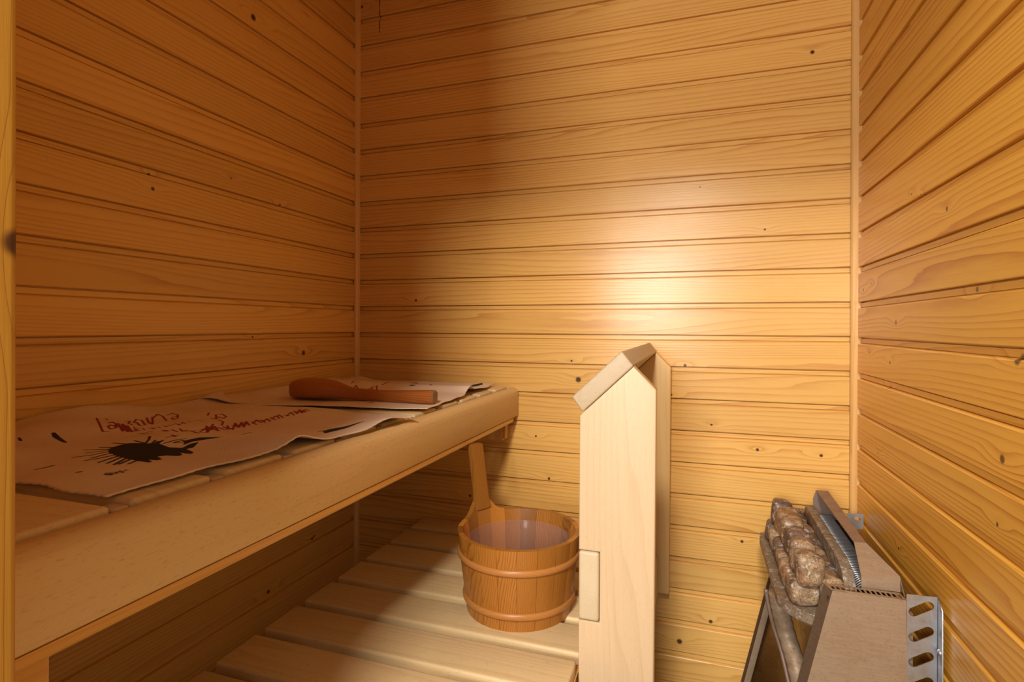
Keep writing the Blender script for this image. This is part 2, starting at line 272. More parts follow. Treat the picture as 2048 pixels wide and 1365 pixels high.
def prism(pts, a, b, axis, bev=0.0, seg=2, bm=None):
    """polygon pts (p,q) swept along axis from a to b; axis X: (p,q)=(y,z), Y: (x,z), Z: (x,y)"""
    own = bm is None
    if own: bm = bmesh.new()
    def mk(p, q, t): return {'X': (t, p, q), 'Y': (p, t, q), 'Z': (p, q, t)}[axis]
    A = [bm.verts.new(mk(p, q, a)) for p, q in pts]; B = [bm.verts.new(mk(p, q, b)) for p, q in pts]
    n = len(pts); bm.faces.new(A); bm.faces.new(B[::-1])
    for i in range(n): bm.faces.new((A[i], A[(i+1) % n], B[(i+1) % n], B[i]))
    if bev and own:
        bmesh.ops.recalc_face_normals(bm, faces=bm.faces)
        bmesh.ops.bevel(bm, geom=list(bm.edges), offset=bev, segments=seg, profile=0.6, affect='EDGES')
    return bm
def plate(name, outline, holes, th, mtx, mat, parent=None):
    """flat sheet with holes: filled 2D curve turned into a mesh"""
    cu = bpy.data.curves.new(name, 'CURVE'); cu.dimensions = '2D'; cu.fill_mode = 'BOTH'; cu.extrude = th/2
    for pts in [outline]+holes:
        sp = cu.splines.new('POLY'); sp.points.add(len(pts)-1); sp.use_cyclic_u = True
        for p, q in zip(sp.points, pts): p.co = (q[0], q[1], 0, 1)
    tmp = bpy.data.objects.new(name, cu); COL.objects.link(tmp)
    dg = bpy.context.evaluated_depsgraph_get(); dg.update()
    me = bpy.data.meshes.new_from_object(tmp.evaluated_get(dg))
    bpy.data.objects.remove(tmp); me.transform(mtx); me.materials.clear()
    me.name = name
    return link(name, me, mat, parent)
def slot(cx, cy, hl, r, ang, n=8):
    c, s = math.cos(ang), math.sin(ang); out = []
    for side in (1, -1):
        for i in range(n+1):
            t = -math.pi/2+math.pi*i/n
            x, y = side*(hl+r*math.cos(t)), side*r*math.sin(t)
            out.append((cx+x*c-y*s, cy+x*s+y*c))
    return out
def tube_bm(path, r, n=10, bm=None, cap=True):
    if bm is None: bm = bmesh.new()
    path = [Vector(p) for p in path]; rings = []
    for i, p in enumerate(path):
        t = (path[min(i+1, len(path)-1)]-path[max(i-1, 0)]).normalized()
        a = Vector((0, 0, 1)) if abs(t.z) < 0.9 else Vector((1, 0, 0))
        e1 = t.cross(a).normalized(); e2 = t.cross(e1)
        R = r[i] if isinstance(r, (list, tuple)) else r
        rings.append([bm.verts.new(p+e1*R*math.cos(2*math.pi*k/n)+e2*R*math.sin(2*math.pi*k/n)) for k in range(n)])
    for A, B in zip(rings, rings[1:]):
        for k in range(n): bm.faces.new((A[k], A[(k+1) % n], B[(k+1) % n], B[k]))
    if cap: bm.faces.new(rings[0]); bm.faces.new(rings[-1][::-1])
    return bm

# ------------------------------------------------------------------ room: panelled walls, each board a part
def board_profile(h=P):
    # (depth, z): depth > 0 towards the room; face at 0, tongue strip recessed by 6 mm
    return [(-0.012, 0.0), (-0.0015, 0.0), (0.0, 0.0016), (0.0, h-0.0185), (-0.0016, h-0.0165), (-0.0066, h-0.0148),
            (-0.0095, h-0.0146), (-0.0095, h-0.0136), (-0.0066, h-0.0134), (-0.0066, h-0.0028), (-0.0115, h-0.0022), (-0.0115, h+0.0002), (-0.012, h+0.0002)]
def panel_mesh(name, kind, a, b, mat):
    pr = board_profile(); pts = {'back': [(-d, z) for d, z in pr], 'left': [(d, z) for d, z in pr],
                                 'right': [(W-d, z) for d, z in pr], 'front': [(FRONT+d, z) for d, z in pr]}[kind]
    bm = prism(pts, a, b, 'X' if kind in ('back', 'front') else 'Y')
    bmesh.ops.recalc_face_normals(bm, faces=bm.faces)
    me = bpy.data.meshes.new(name); bm.to_mesh(me); bm.free(); me.materials.append(mat); return me
K0, K1 = -12, 14
def struct(o): o['kind'] = 'structure'; return o
wall_back = struct(box('wall_back', -0.06, W+0.06, 0.0121, 0.05, FLOOR, CEIL+0.05, M_PINEX))
me = panel_mesh('plank', 'back', 0.0, W, M_BACK)
def lay(parent, me, dz=0.0, k0=K0, k1=K1):
    for k in range(k0, k1):
        z = k*P+dz
        if z+P < FLOOR or z > CEIL: continue
        o = link('plank', me, None, parent); o.location = (0, 0, z)
        o.scale = (1, 1, 1)
lay(wall_back, me)
wall_left = struct(box('wall_left', -0.05, -0.0121, FRONT, 0.0, FLOOR, CEIL+0.05, M_PINEX))
lay(wall_left, panel_mesh('plank', 'left', FRONT, -0.001, M_LEFT), 0.001)
wall_right = struct(box('wall_right', W+0.0121, W+0.05, FRONT, 0.0, FLOOR, CEIL+0.05, M_PINEX))
lay(wall_right, panel_mesh('plank', 'right', FRONT, -0.001, M_RIGHT), -0.0022)
bm = box_bm(-0.05, 0.62, FRONT-0.09, FRONT-0.0121, FLOOR, CEIL+0.05)
box_bm(1.52, W+0.05, FRONT-0.09, FRONT-0.0121, FLOOR, CEIL+0.05, bm=bm)
box_bm(0.62, 1.52, FRONT-0.09, FRONT-0.0121, DTOP+0.1, CEIL+0.05, bm=bm)
wall_front = struct(from_bm('wall_front', bm, M_PINEX))
lay(wall_front, panel_mesh('plank', 'front', 0.0, 0.655, M_PINEX))
lay(wall_front, panel_mesh('plank', 'front', 0.655, W, M_PINEX), 0, 11, 14)
ceiling = struct(box('ceiling', -0.05, W+0.05, FRONT, 0.05, CEIL+0.012, CEIL+0.05, M_PINEY))
bm = prism([(0.0, CEIL), (P-0.016, CEIL), (P-0.014, CEIL+0.006), (P, CEIL+0.006), (P, CEIL+0.012), (0, CEIL+0.012)], FRONT, 0.0, 'Y')
bmesh.ops.recalc_face_normals(bm, faces=bm.faces)
me = bpy.data.meshes.new('plank'); bm.to_mesh(me); bm.free(); me.materials.append(M_PINEY)
for i in range(16):
    o = link('plank', me, None, ceiling); o.location = (i*P, 0, 0)
floor = struct(box('floor', -0.05, W+0.05, FRONT-0.09, 0.05, FLOOR-0.05, FLOOR-0.004, M_GROUT))
me = None
for i in range(8):
    for j in range(8):
        if me is None:
            bmt = box_bm(0.002, 0.193, -0.181, -0.002, FLOOR-0.004, FLOOR)
            bmesh.ops.recalc_face_normals(bmt, faces=bmt.faces)
            me = bpy.data.meshes.new('tile'); bmt.to_mesh(me); bmt.free(); me.materials.append(M_FLOOR)
        o = link('tile', me, None, floor); o.location = (i*0.19-0.005, -j*0.183, 0)

# door frame around the doorway (its near left post is at the photograph's left edge)
bm = box_bm(0.645, DX0, -1.52, -1.411, FLOOR, DTOP, 0.004, 3)
door = empty('door_1'); struct(door)
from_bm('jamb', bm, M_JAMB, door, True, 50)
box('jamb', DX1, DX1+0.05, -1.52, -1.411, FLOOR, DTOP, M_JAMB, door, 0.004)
box('head_board', 0.645, DX1+0.05, -1.52, -1.411, DTOP, DTOP+0.09, M_TRIM, door, 0.004)

# corner trims
n = 8
pts = [(0, 0)]+[(0.0145*math.cos(t), -0.0145*math.sin(t)) for t in [math.pi/2*i/n for i in range(n+1)]]
struct(from_bm('trim_1', prism(pts, FLOOR, CEIL, 'Z'), M_TRIM, None, True, 40))
bm = prism([(W-0.015, 0.0), (W-0.015, -0.0135), (W-0.012, -0.0165), (W+0.0085, -0.0165), (W+0.0085, 0.0)], FLOOR, CEIL, 'Z')
struct(from_bm('trim_2', bm, M_TRIM))

# ------------------------------------------------------------------ lower bench
low = empty('lower_bench', (0.62, -0.7, FLOOR)); LZ = -0.606; pitch = 0.1235
tag(low, 'low pale slatted bench platform under the wooden bucket, its slats running across', 'bench')
def at_parent(o, parent):
    o.parent = parent; o.matrix_parent_inverse = Matrix.Translation(parent.location).inverted(); return o
sl = {}
def slat_mesh(key, x0, x1, y0, y1, z0, z1, mat, bev=0.006):
    bm = box_bm(x0, x1, y0, y1, z0, z1, bev, 3); bmesh.ops.recalc_face_normals(bm, faces=bm.faces)
    me = bpy.data.meshes.new('slat'); bm.to_mesh(me); bm.free(); me.materials.append(mat)
    for p in me.polygons: p.use_smooth = True
    me.set_sharp_from_angle(angle=math.radians(50)); return me
long_ = slat_mesh('l', 0.265, 0.985, 0, 0.101, LZ-0.026, LZ, M_SLATX)
short = slat_mesh('s', 0.265, 0.9035, 0, 0.101, LZ-0.026, LZ, M_SLATX)
first = slat_mesh('f', 0.265, 0.9035, 0.0, 0.093, LZ-0.026, LZ, M_SLATX)
for k in range(11):
    o = link('slat', first if k == 0 else (short if k == 5 else long_))
    o.location = (0, -0.0965-pitch*k, 0); at_parent(o, low)
for x in (0.33, 0.60, 0.86):
    at_parent(box('bearer', x, x+0.045, -1.36, -0.003, LZ-0.075, LZ-0.027, M_BATTEN), low)
at_parent(box('front_board', 0.986, 1.014, -0.585, -0.047, -0.722, LZ-0.006, M_POST, None, 0.004), low)
at_parent(box('front_board', 0.986, 1.014, -1.36, -0.657, -0.722, LZ-0.006, M_POST, None, 0.004), low)
for x, y in ((0.30, -1.33), (0.30, -0.06), (0.94, -1.33)):
    at_parent(box('leg', x, x+0.045, y, y+0.045, FLOOR, LZ-0.075 if x < 0.9 else LZ-0.027, M_TRIM, None, 0.003), low)

# ------------------------------------------------------------------ upper bench (sits a hair out of level, higher towards the door)
TILT = -0.0025; ZB = -0.1635
up = empty('upper_bench', (0, 0, ZB), (TILT, 0, 0))
tag(up, 'high bench along the left wall with a wide pale front board, towels on its slats', 'bench')
me = slat_mesh('u', 0.004, 0.5540, 0, 0.1015, -0.028, -0.001, M_SLATX, 0.006)
mesp = slat_mesh('u', 0.530, 0.5545, 0.002, 0.0195, -0.028, -0.0055, M_POST, 0.003); mesp.name = 'spacer'
for j in range(11):
    o = link('slat', me, None, up); o.location = (0, -0.112-0.1225*j, 0)
    o = link('spacer', mesp, None, up); o.location = (0, -0.1335-0.1225*j, 0)
prof = [(0.5600, -0.010), (0.5620, -0.0065), (0.566, -0.0045), (0.572, -0.0042), (0.5780, -0.0055), (0.5835, -0.0090), (0.5875, -0.0140),
        (0.5895, -0.020), (0.590, -0.028), (0.590, -0.088), (0.588, -0.0915), (0.586, -0.0925), (0.5600, -0.0925)]
from_bm('front_board', prism(prof, -1.37, -0.004, 'Y'), M_BOARDY, up, True, 35)
from_bm('lower_lath', prism([(0.560, -0.0930), (0.5880, -0.0930), (0.5880, -0.1020), (0.5855, -0.1055), (0.560, -0.1055)], -1.37, -0.045, 'Y'), M_BATTEN, up)
for y0, y1 in ((-0.043, -0.006), (-0.70, -0.655), (-1.335, -1.285)):
    o = box('cross_bearer', 0.003, 0.553, y0, y1, -0.165 if y0 > -0.1 else -0.09, -0.029, M_BATTEN, up, 0.003)
box('end_block', 0.5535, 0.560, -0.040, -0.008, -0.160, -0.108, M_BATTEN, up, 0.001)
for y in (-1.335,):
    from_bm('leg', box_bm(0.515, 0.553, y, y+0.045, FLOOR-ZB+0.02, -0.09, 0.003), M_BATTEN, up, True, 50)

# ------------------------------------------------------------------ guard rail
rail = empty('guard_rail', (0.975, -0.33, -0.722))
tag(rail, 'pale wooden guard rail with two pointed posts, standing left of the heater', 'railing')
post = [(0.912, -0.722), (1.045, -0.722), (1.0475, -0.089), (1.0085, -0.0495), (0.9135, -0.1375), (0.9075, -0.145)]
notch = [(0.9085, -0.722), (1.0445, -0.722), (1.0475, -0.090), (1.0075, -0.0495), (0.915, -0.1378), (0.9095, -0.1435),
         (0.9085, -0.3935), (0.9475, -0.3935), (0.9475, -0.5245), (0.9085, -0.5245)]
for y0, y1, pm in ((-0.622, -0.592, M_POST), (-0.045, -0.010, M_POST2)):
    bm = prism(notch, y0, y1, 'Y')
    bmesh.ops.recalc_face_normals(bm, faces=bm.faces)
    bmesh.ops.bevel(bm, geom=[e for e in bm.edges if abs(e.verts[0].co.y-e.verts[1].co.y) < 1e-5 or e.calc_length() > 0.03], offset=0.0035, segments=3, profile=0.6, affect='EDGES')
    at_parent(from_bm('post', bm, pm, None, True, 50), rail)
c = [(0.9150, -0.1368), (0.8945, -0.1090), (0.9865, -0.0215), (1.0080, -0.0485)]
bm = prism(c, -0.625, -0.008, 'Y', 0.004, 3)
o = at_parent(from_bm('top_board', bm, M_RAIL, None, True, 50), rail); o['label'] = 'slanted top board, grey-brown and worn'
bm = box_bm(0.9088, 0.9465, -0.624, -0.008, -0.5225, -0.395, 0.006, 3)
at_parent(from_bm('lower_board', bm, M_RAIL2, None, True, 50), rail)

# ------------------------------------------------------------------ bucket
BX, BY, BZ, RB, RT, H = 0.736, -0.448, LZ, 0.117, 0.1395, 0.174
bucket = empty('bucket', (BX, BY, BZ))
tag(bucket, 'round reddish wooden sauna bucket with one tall stave handle, on the lower bench', 'bucket')
NS = 20; TH = 0.0135; HA = math.radians(151)
def stave(a0, a1, idx):
    bm = bmesh.new(); na, nz = 5, 8; grid = []
    for side in (0, 1):
        g = []
        for i in range(na+1):
            a = a0+(a1-a0)*i/na; d = abs((a-HA+math.pi) % (2*math.pi)-math.pi)
            top = H + 0.030*math.exp(-(max(0.0, d-math.radians(9.0))/math.radians(7.5))**1.35) if d < 0.8 else H
            col = []
            for j in range(nz+1):
                z = top*j/nz; r = RB+(RT-RB)*z/H-(TH if side else 0)
                inset = 0.0004 if i in (0, na) else 0
                r -= inset if not side else 0
                if j == nz: r += (-0.0012 if not side else 0.0012)
                col.append(bm.verts.new((r*math.cos(a), r*math.sin(a), z)))
            g.append(col)
        grid.append(g)
    o, i_ = grid
    for i in range(na):
        for j in range(nz):
            bm.faces.new((o[i][j], o[i+1][j], o[i+1][j+1], o[i][j+1])); bm.faces.new((i_[i][j], i_[i][j+1], i_[i+1][j+1], i_[i+1][j]))
        bm.faces.new((o[i][nz], o[i+1][nz], i_[i+1][nz], i_[i][nz])); bm.faces.new((o[i][0], i_[i][0], i_[i+1][0], o[i+1][0]))
    for e in (0, na):
        for j in range(nz): bm.faces.new((o[e][j], o[e][j+1], i_[e][j+1], i_[e][j]))
    return from_bm('stave', bm, M_BUCKET, bucket, True, 40)
step = 2*math.pi/NS
for i in range(NS):
    a = HA-step/2+i*step
    stave(a+0.0025, a+step-0.0025, i)
# handle: the tall stave, a slightly outward leaning board
ct, st = math.cos(HA), math.sin(HA)
def hp(r, t, z): return (r*ct-t*st, r*st+t*ct, z)
bm = bmesh.new(); rings = []
for z, w, lean in ((H+0.012, 0.0235, 0), (H+0.034, 0.0195, 0.001), (H+0.06, 0.0185, 0.002), (H+0.11, 0.0185, 0.005), (H+0.158, 0.0185, 0.008), (H+0.163, 0.0165, 0.008)):
    r1 = RB+(RT-RB)*z/H+lean-0.001; r0_ = r1-TH-0.004
    rings.append([bm.verts.new(hp(r, t, z)) for r, t in ((r1, -w), (r1, w), (r0_, w), (r0_, -w))])
for A, B in zip(rings, rings[1:]):
    for k in range(4): bm.faces.new((A[k], A[(k+1) % 4], B[(k+1) % 4], B[k]))
bm.faces.new(rings[0]); bm.faces.new(rings[-1][::-1])
bmesh.ops.recalc_face_normals(bm, faces=bm.faces)
bmesh.ops.bevel(bm, geom=[e for e in bm.edges if abs(e.verts[0].co.z-e.verts[1].co.z) > 0.003], offset=0.002, segments=2, affect='EDGES')
from_bm('handle', bm, M_BUCKET, bucket, True, 40)
for z, tilt in ((0.127, 0.0), (0.033, 0.0)):
    n = 72; path = []
    bm = bmesh.new(); rings = []
    for i in range(n):
        a = 2*math.pi*i/n; r = RB+(RT-RB)*z/H
        rings.append([bm.verts.new(((r+0.0045*math.cos(t)+0.001)*math.cos(a), (r+0.0045*math.cos(t)+0.001)*math.sin(a), z+0.0075*math.sin(t))) for t in [2*math.pi*k/10 for k in range(10)]])
    for i in range(n):
        A, B = rings[i], rings[(i+1) % n]
        for k in range(10): bm.faces.new((A[k], A[(k+1) % 10], B[(k+1) % 10], B[k]))
    from_bm('hoop', bm, M_HOOP, bucket, True)
bm = bmesh.new(); bmesh.ops.create_cone(bm, cap_ends=True, segments=48, radius1=RB-TH+0.0005, radius2=RB-TH+0.002, depth=0.012, matrix=Matrix.Translation((0, 0, 0.016)))
from_bm('bottom', bm, M_BUCKET, bucket)
# milky plastic insert with a rolled rim and an inner ring
bm = bmesh.new(); rings = []
pr = [(0.0, 0.024), (0.096, 0.024), (0.1015, 0.030), (0.1155, 0.128), (0.1170, 0.130), (0.1185, 0.147), (0.1192, 0.1485)]
for r, z in pr[1:]:
    rings.append([bm.verts.new((r*math.cos(2*math.pi*i/64), r*math.sin(2*math.pi*i/64), z)) for i in range(64)])
bm.faces.new(rings[0])
for A, B in zip(rings, rings[1:]):
    for i in range(64): bm.faces.new((A[i], A[(i+1) % 64], B[(i+1) % 64], B[i]))
from_bm('plastic_liner', bm, M_PLASTIC, bucket, True)
bm = bmesh.new()
bmesh.ops.create_circle(bm, cap_ends=True, segments=64, radius=0.1183, matrix=Matrix.Translation((0, 0, 0.147)))
# from_bm('plastic_film', bm, M_PLASTIC, bucket)

# ------------------------------------------------------------------ towels with printed drawings
def seg_dist(X, Y, pts, rad, out):
    for (x0, y0), (x1, y1) in zip(pts, pts[1:]):
        dx, dy = x1-x0, y1-y0; L = dx*dx+dy*dy+1e-12
        t = np.clip(((X-x0)*dx+(Y-y0)*dy)/L, 0, 1)
        np.minimum(out, np.hypot(X-x0-t*dx, Y-y0-t*dy)-rad, out=out)
def poly_dist(X, Y, pts, out):
    d = np.full(X.shape, 9.0); seg_dist(X, Y, pts+[pts[0]], 0.0, d)
    ins = np.zeros(X.shape, bool); n = len(pts)
    for i in range(n):
        x0, y0 = pts[i]; x1, y1 = pts[(i+1) % n]
        c = ((y0 > Y) != (y1 > Y)) & (X < (x1-x0)*(Y-y0)/(y1-y0+1e-12)+x0)
        ins ^= c
    np.minimum(out, np.where(ins, -d, d), out=out)
def towel(name, quad, hfun, red, black, polys, N=230):
    (ax, ay), (bx, by), (cx, cy), (dx, dy) = quad      # near-left, near-front, far-front, far-left
    u, v = np.meshgrid(np.linspace(0, 1, N), np.linspace(0, 1, N), indexing='ij')  # u: towards the room, v: away from the door
    X = (1-u)*(1-v)*ax+u*(1-v)*bx+u*v*cx+(1-u)*v*dx; Y = (1-u)*(1-v)*ay+u*(1-v)*by+u*v*cy+(1-u)*v*dy
    ed = lambda t, s: 0.0028*np.sin(t*17+s)+0.0018*np.sin(t*43+s*2)+0.0006*np.sin(t*260)
    X = X+(u**6)*ed(v, 1)-((1-u)**6)*ed(v, 2); Y = Y+(v**6)*ed(u, 3)-((1-v)**6)*ed(u, 4)
    Z = 0.0035+hfun(X, Y, u, v)
    R = np.full(X.shape, 9.0); B = np.full(X.shape, 9.0)
    for i, q in enumerate(red): seg_dist(X, Y, q, 0.0013 if len(red) > 20 and 9 <= i <= 19 else 0.0018, R)
    for q in black: seg_dist(X, Y, q, 0.0008 if len(q) > 9 else 0.0018, B)
    for q in polys: poly_dist(X, Y, q, B)
    co = np.stack([X, Y, Z], -1).reshape(-1, 3)
    idx = np.arange(N*N).reshape(N, N)
    f = np.stack([idx[:-1, :-1], idx[1:, :-1], idx[1:, 1:], idx[:-1, 1:]], -1).reshape(-1, 4)
    me = bpy.data.meshes.new(name); me.from_pydata(co.tolist(), [], f.tolist())
    for nm, D in (('red_ink', R), ('black_ink', B)):
        a = me.attributes.new(nm, 'FLOAT', 'POINT'); a.data.foreach_set('value', np.clip(D, -1, 1).reshape(-1).astype(np.float32))
    o = link(name, me, M_TOWEL, None, True)
    sm = o.modifiers.new('cloth_thickness', 'SOLIDIFY'); sm.thickness = 0.0022; sm.offset = -1
    o.location = (0, 0, ZB); o.rotation_euler = (TILT, 0, 0)
    return o
g = lambda X, Y, x, y, sx, sy: np.exp(-((X-x)/sx)**2-((Y-y)/sy)**2)
def h1(X, Y, u, v):
    z = 0.017*g(X, Y, 0.58, -0.960, 0.10, 0.040)+0.011*g(X, Y, 0.60, -0.75, 0.05, 0.045)
    z += 0.030*np.exp(-(X/0.055)**2)*(0.6+0.4*np.sin(Y*19))+0.014*g(X, Y, 0.10, -1.02, 0.07, 0.09)+0.010*g(X, Y, 0.23, -1.16, 0.05, 0.05)
    z += 0.0015*(1+np.sin(X*31+Y*14))+0.003*g(X, Y, 0.40, -0.98, 0.1, 0.04)
    return z
def h2(X, Y, u, v):
    z = 0.016*np.exp(-((Y+0.270-0.05*(X-0.5))/0.030)**2)*(1/(1+np.exp(-(X-0.33)/0.04)))
    z += 0.006*np.exp(-((Y+0.20)/0.05)**2)*(X > 0)+0.0012*(1+np.sin(X*27-Y*18))+0.010*np.exp(-((X-0.05)/0.05)**2)
    z += 0.012*g(X, Y, 0.16, -0.25, 0.10, 0.05)
    return z
t1 = towel('towel', [(0.018, -1.245), (0.527, -1.221), (0.590, -0.664), (0.03, -0.600)], h1, INK['R1'], INK['K1'], INK['P1'])
tag(t1, 'beige linen towel with red handwriting and black spiky drawing, nearer end of the high bench', 'towel', 'printed towels on the high bench')
t2 = towel('towel', [(0.03, -0.665), (0.566, -0.574), (0.522, -0.030), (0.05, -0.060)], h2, INK['R2'], INK['K2'], INK['P2'])
t2.location.z += 0.0035
tag(t2, 'beige linen towel under the wooden ladle, in the back corner of the high bench', 'towel', 'printed towels on the high bench')

# ------------------------------------------------------------------ ladle
ladle = empty('ladle', (0.2327, -0.527, ZB+0.0125))
ladle.rotation_euler = (TILT, 0, math.radians(4.3))
tag(ladle, 'dark reddish wooden ladle lying on the far towel, bowl towards the wall', 'ladle')
secs = [  # along, half width, bottom z, top z
 (-0.053, 0.004, 0.014, 0.020), (-0.051, 0.020, 0.004, 0.034), (-0.043, 0.034, 0.000, 0.042), (-0.025, 0.043, 0.000, 0.0465), (0.0, 0.046, 0.000, 0.0465),
 (0.03, 0.045, 0.000, 0.0450), (0.06, 0.039, 0.001, 0.0415), (0.09, 0.029, 0.001, 0.0345), (0.12, 0.020, 0.000, 0.0275), (0.15, 0.0165, -0.001, 0.0255),
 (0.19, 0.0155, -0.003, 0.0235), (0.24, 0.0155, -0.004, 0.0235), (0.30, 0.0165, -0.004, 0.0250), (0.35, 0.0175, -0.004, 0.0270), (0.368, 0.0175, -0.004, 0.0275)]
secs = [(x*0.862, w, b, t) for x, w, b, t in secs]
bm = bmesh.new(); rings = []; n = 16
for x, w, b, t in secs:
    cz, hz = (b+t)/2, (t-b)/2; ring = []
    for k in range(n):
        a = 2*math.pi*(k+0.5)/n; e = 0.62
        cx = math.copysign(abs(math.cos(a))**e, math.cos(a)); sz = math.copysign(abs(math.sin(a))**e, math.sin(a))
        ring.append(bm.verts.new((x, w*cx, cz+hz*sz)))
    rings.append(ring)
for A, B in zip(rings, rings[1:]):
    for k in range(n): bm.faces.new((A[k], A[(k+1) % n], B[(k+1) % n], B[k]))
bm.faces.new(rings[0])
body = from_bm('ladle_body', bm, M_LADLE, ladle, True, 60)
bm = bmesh.new(); x, w, b, t = secs[-1]; ring = []; ring2 = []
for k in range(n):
    a = 2*math.pi*(k+0.5)/n; e = 0.62; cz, hz = (b+t)/2, (t-b)/2
    cx = math.copysign(abs(math.cos(a))**e, math.cos(a)); sz = math.copysign(abs(math.sin(a))**e, math.sin(a))
    ring.append(bm.verts.new((x, w*cx, cz+hz*sz))); ring2.append(bm.verts.new((x+0.0035, w*0.84*cx, cz+hz*0.84*sz)))
for k in range(n): bm.faces.new((ring[k], ring[(k+1) % n], ring2[(k+1) % n], ring2[k]))
bm.faces.new(ring2)
o = from_bm('handle_end', bm, M_LADLE_END, ladle); o['label'] = 'paler cut end of the handle'

# ------------------------------------------------------------------ electric heater on the right wall
heater = empty('sauna_heater', (1.42, -0.31, FLOOR+0.12))
tag(heater, 'wall-mounted electric sauna heater in stained steel, topped with stones', 'heater')
def hpart(o, label=None):
    at_parent(o, heater)
    if label: o['label'] = label
    return o
HB = -0.93
def xl(z): return 1.342-(-0.445-z)*0.230            # slanted front edge of the end panels
for name, ya, yb, sgn in (('near', -0.540, -0.520, 1), ('far', -0.093, -0.073, -1)):
    yo = -0.540 if sgn > 0 else -0.073              # outer face
    # sheet face
    y_face = yo; th = 0.002*sgn
    pts = [(xl(-0.44), -0.4395), (1.4535, -0.4385), (1.4585, HB), (xl(HB), HB)]
    bmf = prism(pts, y_face, y_face+th, 'Y')
    hpart(from_bm('end_panel', bmf, M_STEEL))
    # angled front fold
    z0, z1 = -0.4385, HB; b1 = 0.011
    bmf = bmesh.new(); v = [bmf.verts.new(c) for c in ((xl(z0), yo, z0), (xl(z0)-b1, yo+0.018*sgn, z0), (xl(z1)-b1, yo+0.018*sgn, z1), (xl(z1), yo, z1))]
    bmf.faces.new(v); g_ = bmesh.ops.solidify(bmf, geom=bmf.faces[:], thickness=0.0015)
    hpart(from_bm('folded_edge', bmf, M_STEEL))
    # slotted top
    L0, L1 = 1.3355, 1.4535; holes = []
    for i in range(14):
        cx = 1.3405+0.0055+i*0.00775
        holes.append([(cx-0.0027, 0.0035), (cx+0.0024, 0.0035), (cx+0.0018, 0.0190), (cx-0.0032, 0.0190)])
    out = [(L0+0.006, 0.0), (L1, 0.0), (L1-0.004, 0.023), (L0-0.004, 0.023)]
    mt = Matrix.Translation((0, yo, -0.4380)) @ Matrix.Diagonal((1, sgn, 1, 1))
    hpart(plate('slotted_top', out, holes, 0.0014, mt, M_STEEL))
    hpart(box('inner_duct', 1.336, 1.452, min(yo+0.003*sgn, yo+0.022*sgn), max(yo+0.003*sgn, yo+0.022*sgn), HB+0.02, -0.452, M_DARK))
# back plate and casing between the panels
hpart(box('back_plate', 1.462, 1.470, -0.518, -0.095, HB, -0.47, M_STEEL))
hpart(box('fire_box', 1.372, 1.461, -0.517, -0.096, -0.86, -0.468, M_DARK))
# curved polished front sheet
bm = bmesh.new(); rows = []
for i in range(15):
    z = -0.522-(0.40)*i/14; t = (i/14)
    rows.append([bm.verts.new((xl(z)+0.010+0.075*math.sin(math.pi*(j/12))*(0.35+0.65*t)-0.0, -0.5165+(0.42)*j/12, z)) for j in range(13)])
for A, B in zip(rows, rows[1:]):
    for j in range(12): bm.faces.new((A[j], A[j+1], B[j+1], B[j]))
bmesh.ops.solidify(bm, geom=bm.faces[:], thickness=0.002)
hpart(from_bm('front_sheet', bm, M_SHINY, None, True, 40), 'polished curved front sheet')
# added tube and edge bar in place of a curved reflection on the front
path = [(1.286, -0.30, -0.560), (1.291, -0.30, -0.592), (1.302, -0.30, -0.64), (1.318, -0.31, -0.692), (1.330, -0.33, -0.748), (1.338, -0.35, -0.80), (1.342, -0.37, -0.87)]
fine = []
for i in range(len(path)-1):
    for k in range(8): fine.append(tuple(a+(b-a)*k/8 for a, b in zip(path[i], path[i+1])))
hpart(from_bm('reflection_tube', tube_bm(fine, [0.0185+0.0007*math.sin(i*1.9) for i in range(len(fine))], 12), M_REFL_TUBE, None, True), 'curved ribbed tube under the ledge, added for a reflection in the front sheet')
hpart(from_bm('reflection_tube_edge', tube_bm([(p[0]-0.022, p[1]+0.014, p[2]-0.004) for p in fine], 0.0045, 8), M_HOOD, None, True))
# stone ledge in three tiles, curved at the near end
ZL = -0.500; TL = 0.0195
def ledge(pts):
    bm = prism(pts, ZL-TL, ZL, 'Z'); bmesh.ops.recalc_face_normals(bm, faces=bm.faces)
    bmesh.ops.bevel(bm, geom=list(bm.edges), offset=0.0018, segments=2, affect='EDGES'); return bm
hpart(from_bm('ledge_tile', ledge([(1.266, -0.135), (1.269, -0.104), (1.280, -0.096), (1.365, -0.096), (1.365, -0.1355), (1.266, -0.1355)][:5]+[(1.266, -0.1355)]), M_LEDGE, None, True, 40))
hpart(from_bm('ledge_tile', ledge([(1.266, -0.330), (1.266, -0.1365), (1.365, -0.1365), (1.365, -0.330)]), M_LEDGE, None, True, 40))
arc = [(1.266, -0.331), (1.2655, -0.440), (1.2675, -0.460), (1.277, -0.480), (1.294, -0.500), (1.314, -0.5125), (1.335, -0.5175), (1.365, -0.5185), (1.365, -0.331)]
hpart(from_bm('ledge_tile', ledge(arc), M_LEDGE, None, True, 40))
arc2 = [(x+0.022 if x < 1.36 else x, min(y+0.012, y+0.012) if x < 1.36 else y) for x, y in arc[1:-1]]
bm = prism([(1.290, -0.12), (1.290, -0.44), (1.300, -0.475), (1.325, -0.500), (1.365, -0.508), (1.365, -0.12)], ZL-TL-0.012, ZL-TL-0.0005, 'Z')
hpart(from_bm('ledge_support', bm, M_STEEL))
# grey stone bar between the stones and the grille, its ends cut down
pts = [(-0.100, -0.475), (-0.100, -0.432), (-0.112, -0.4175), (-0.438, -0.4175), (-0.470, -0.4265), (-0.500, -0.450), (-0.512, -0.475)]
bm = prism(pts, 1.3715, 1.3905, 'X', 0.0015, 2)
hpart(from_bm('stone_bar', bm, M_LEDGE, None, True, 40))
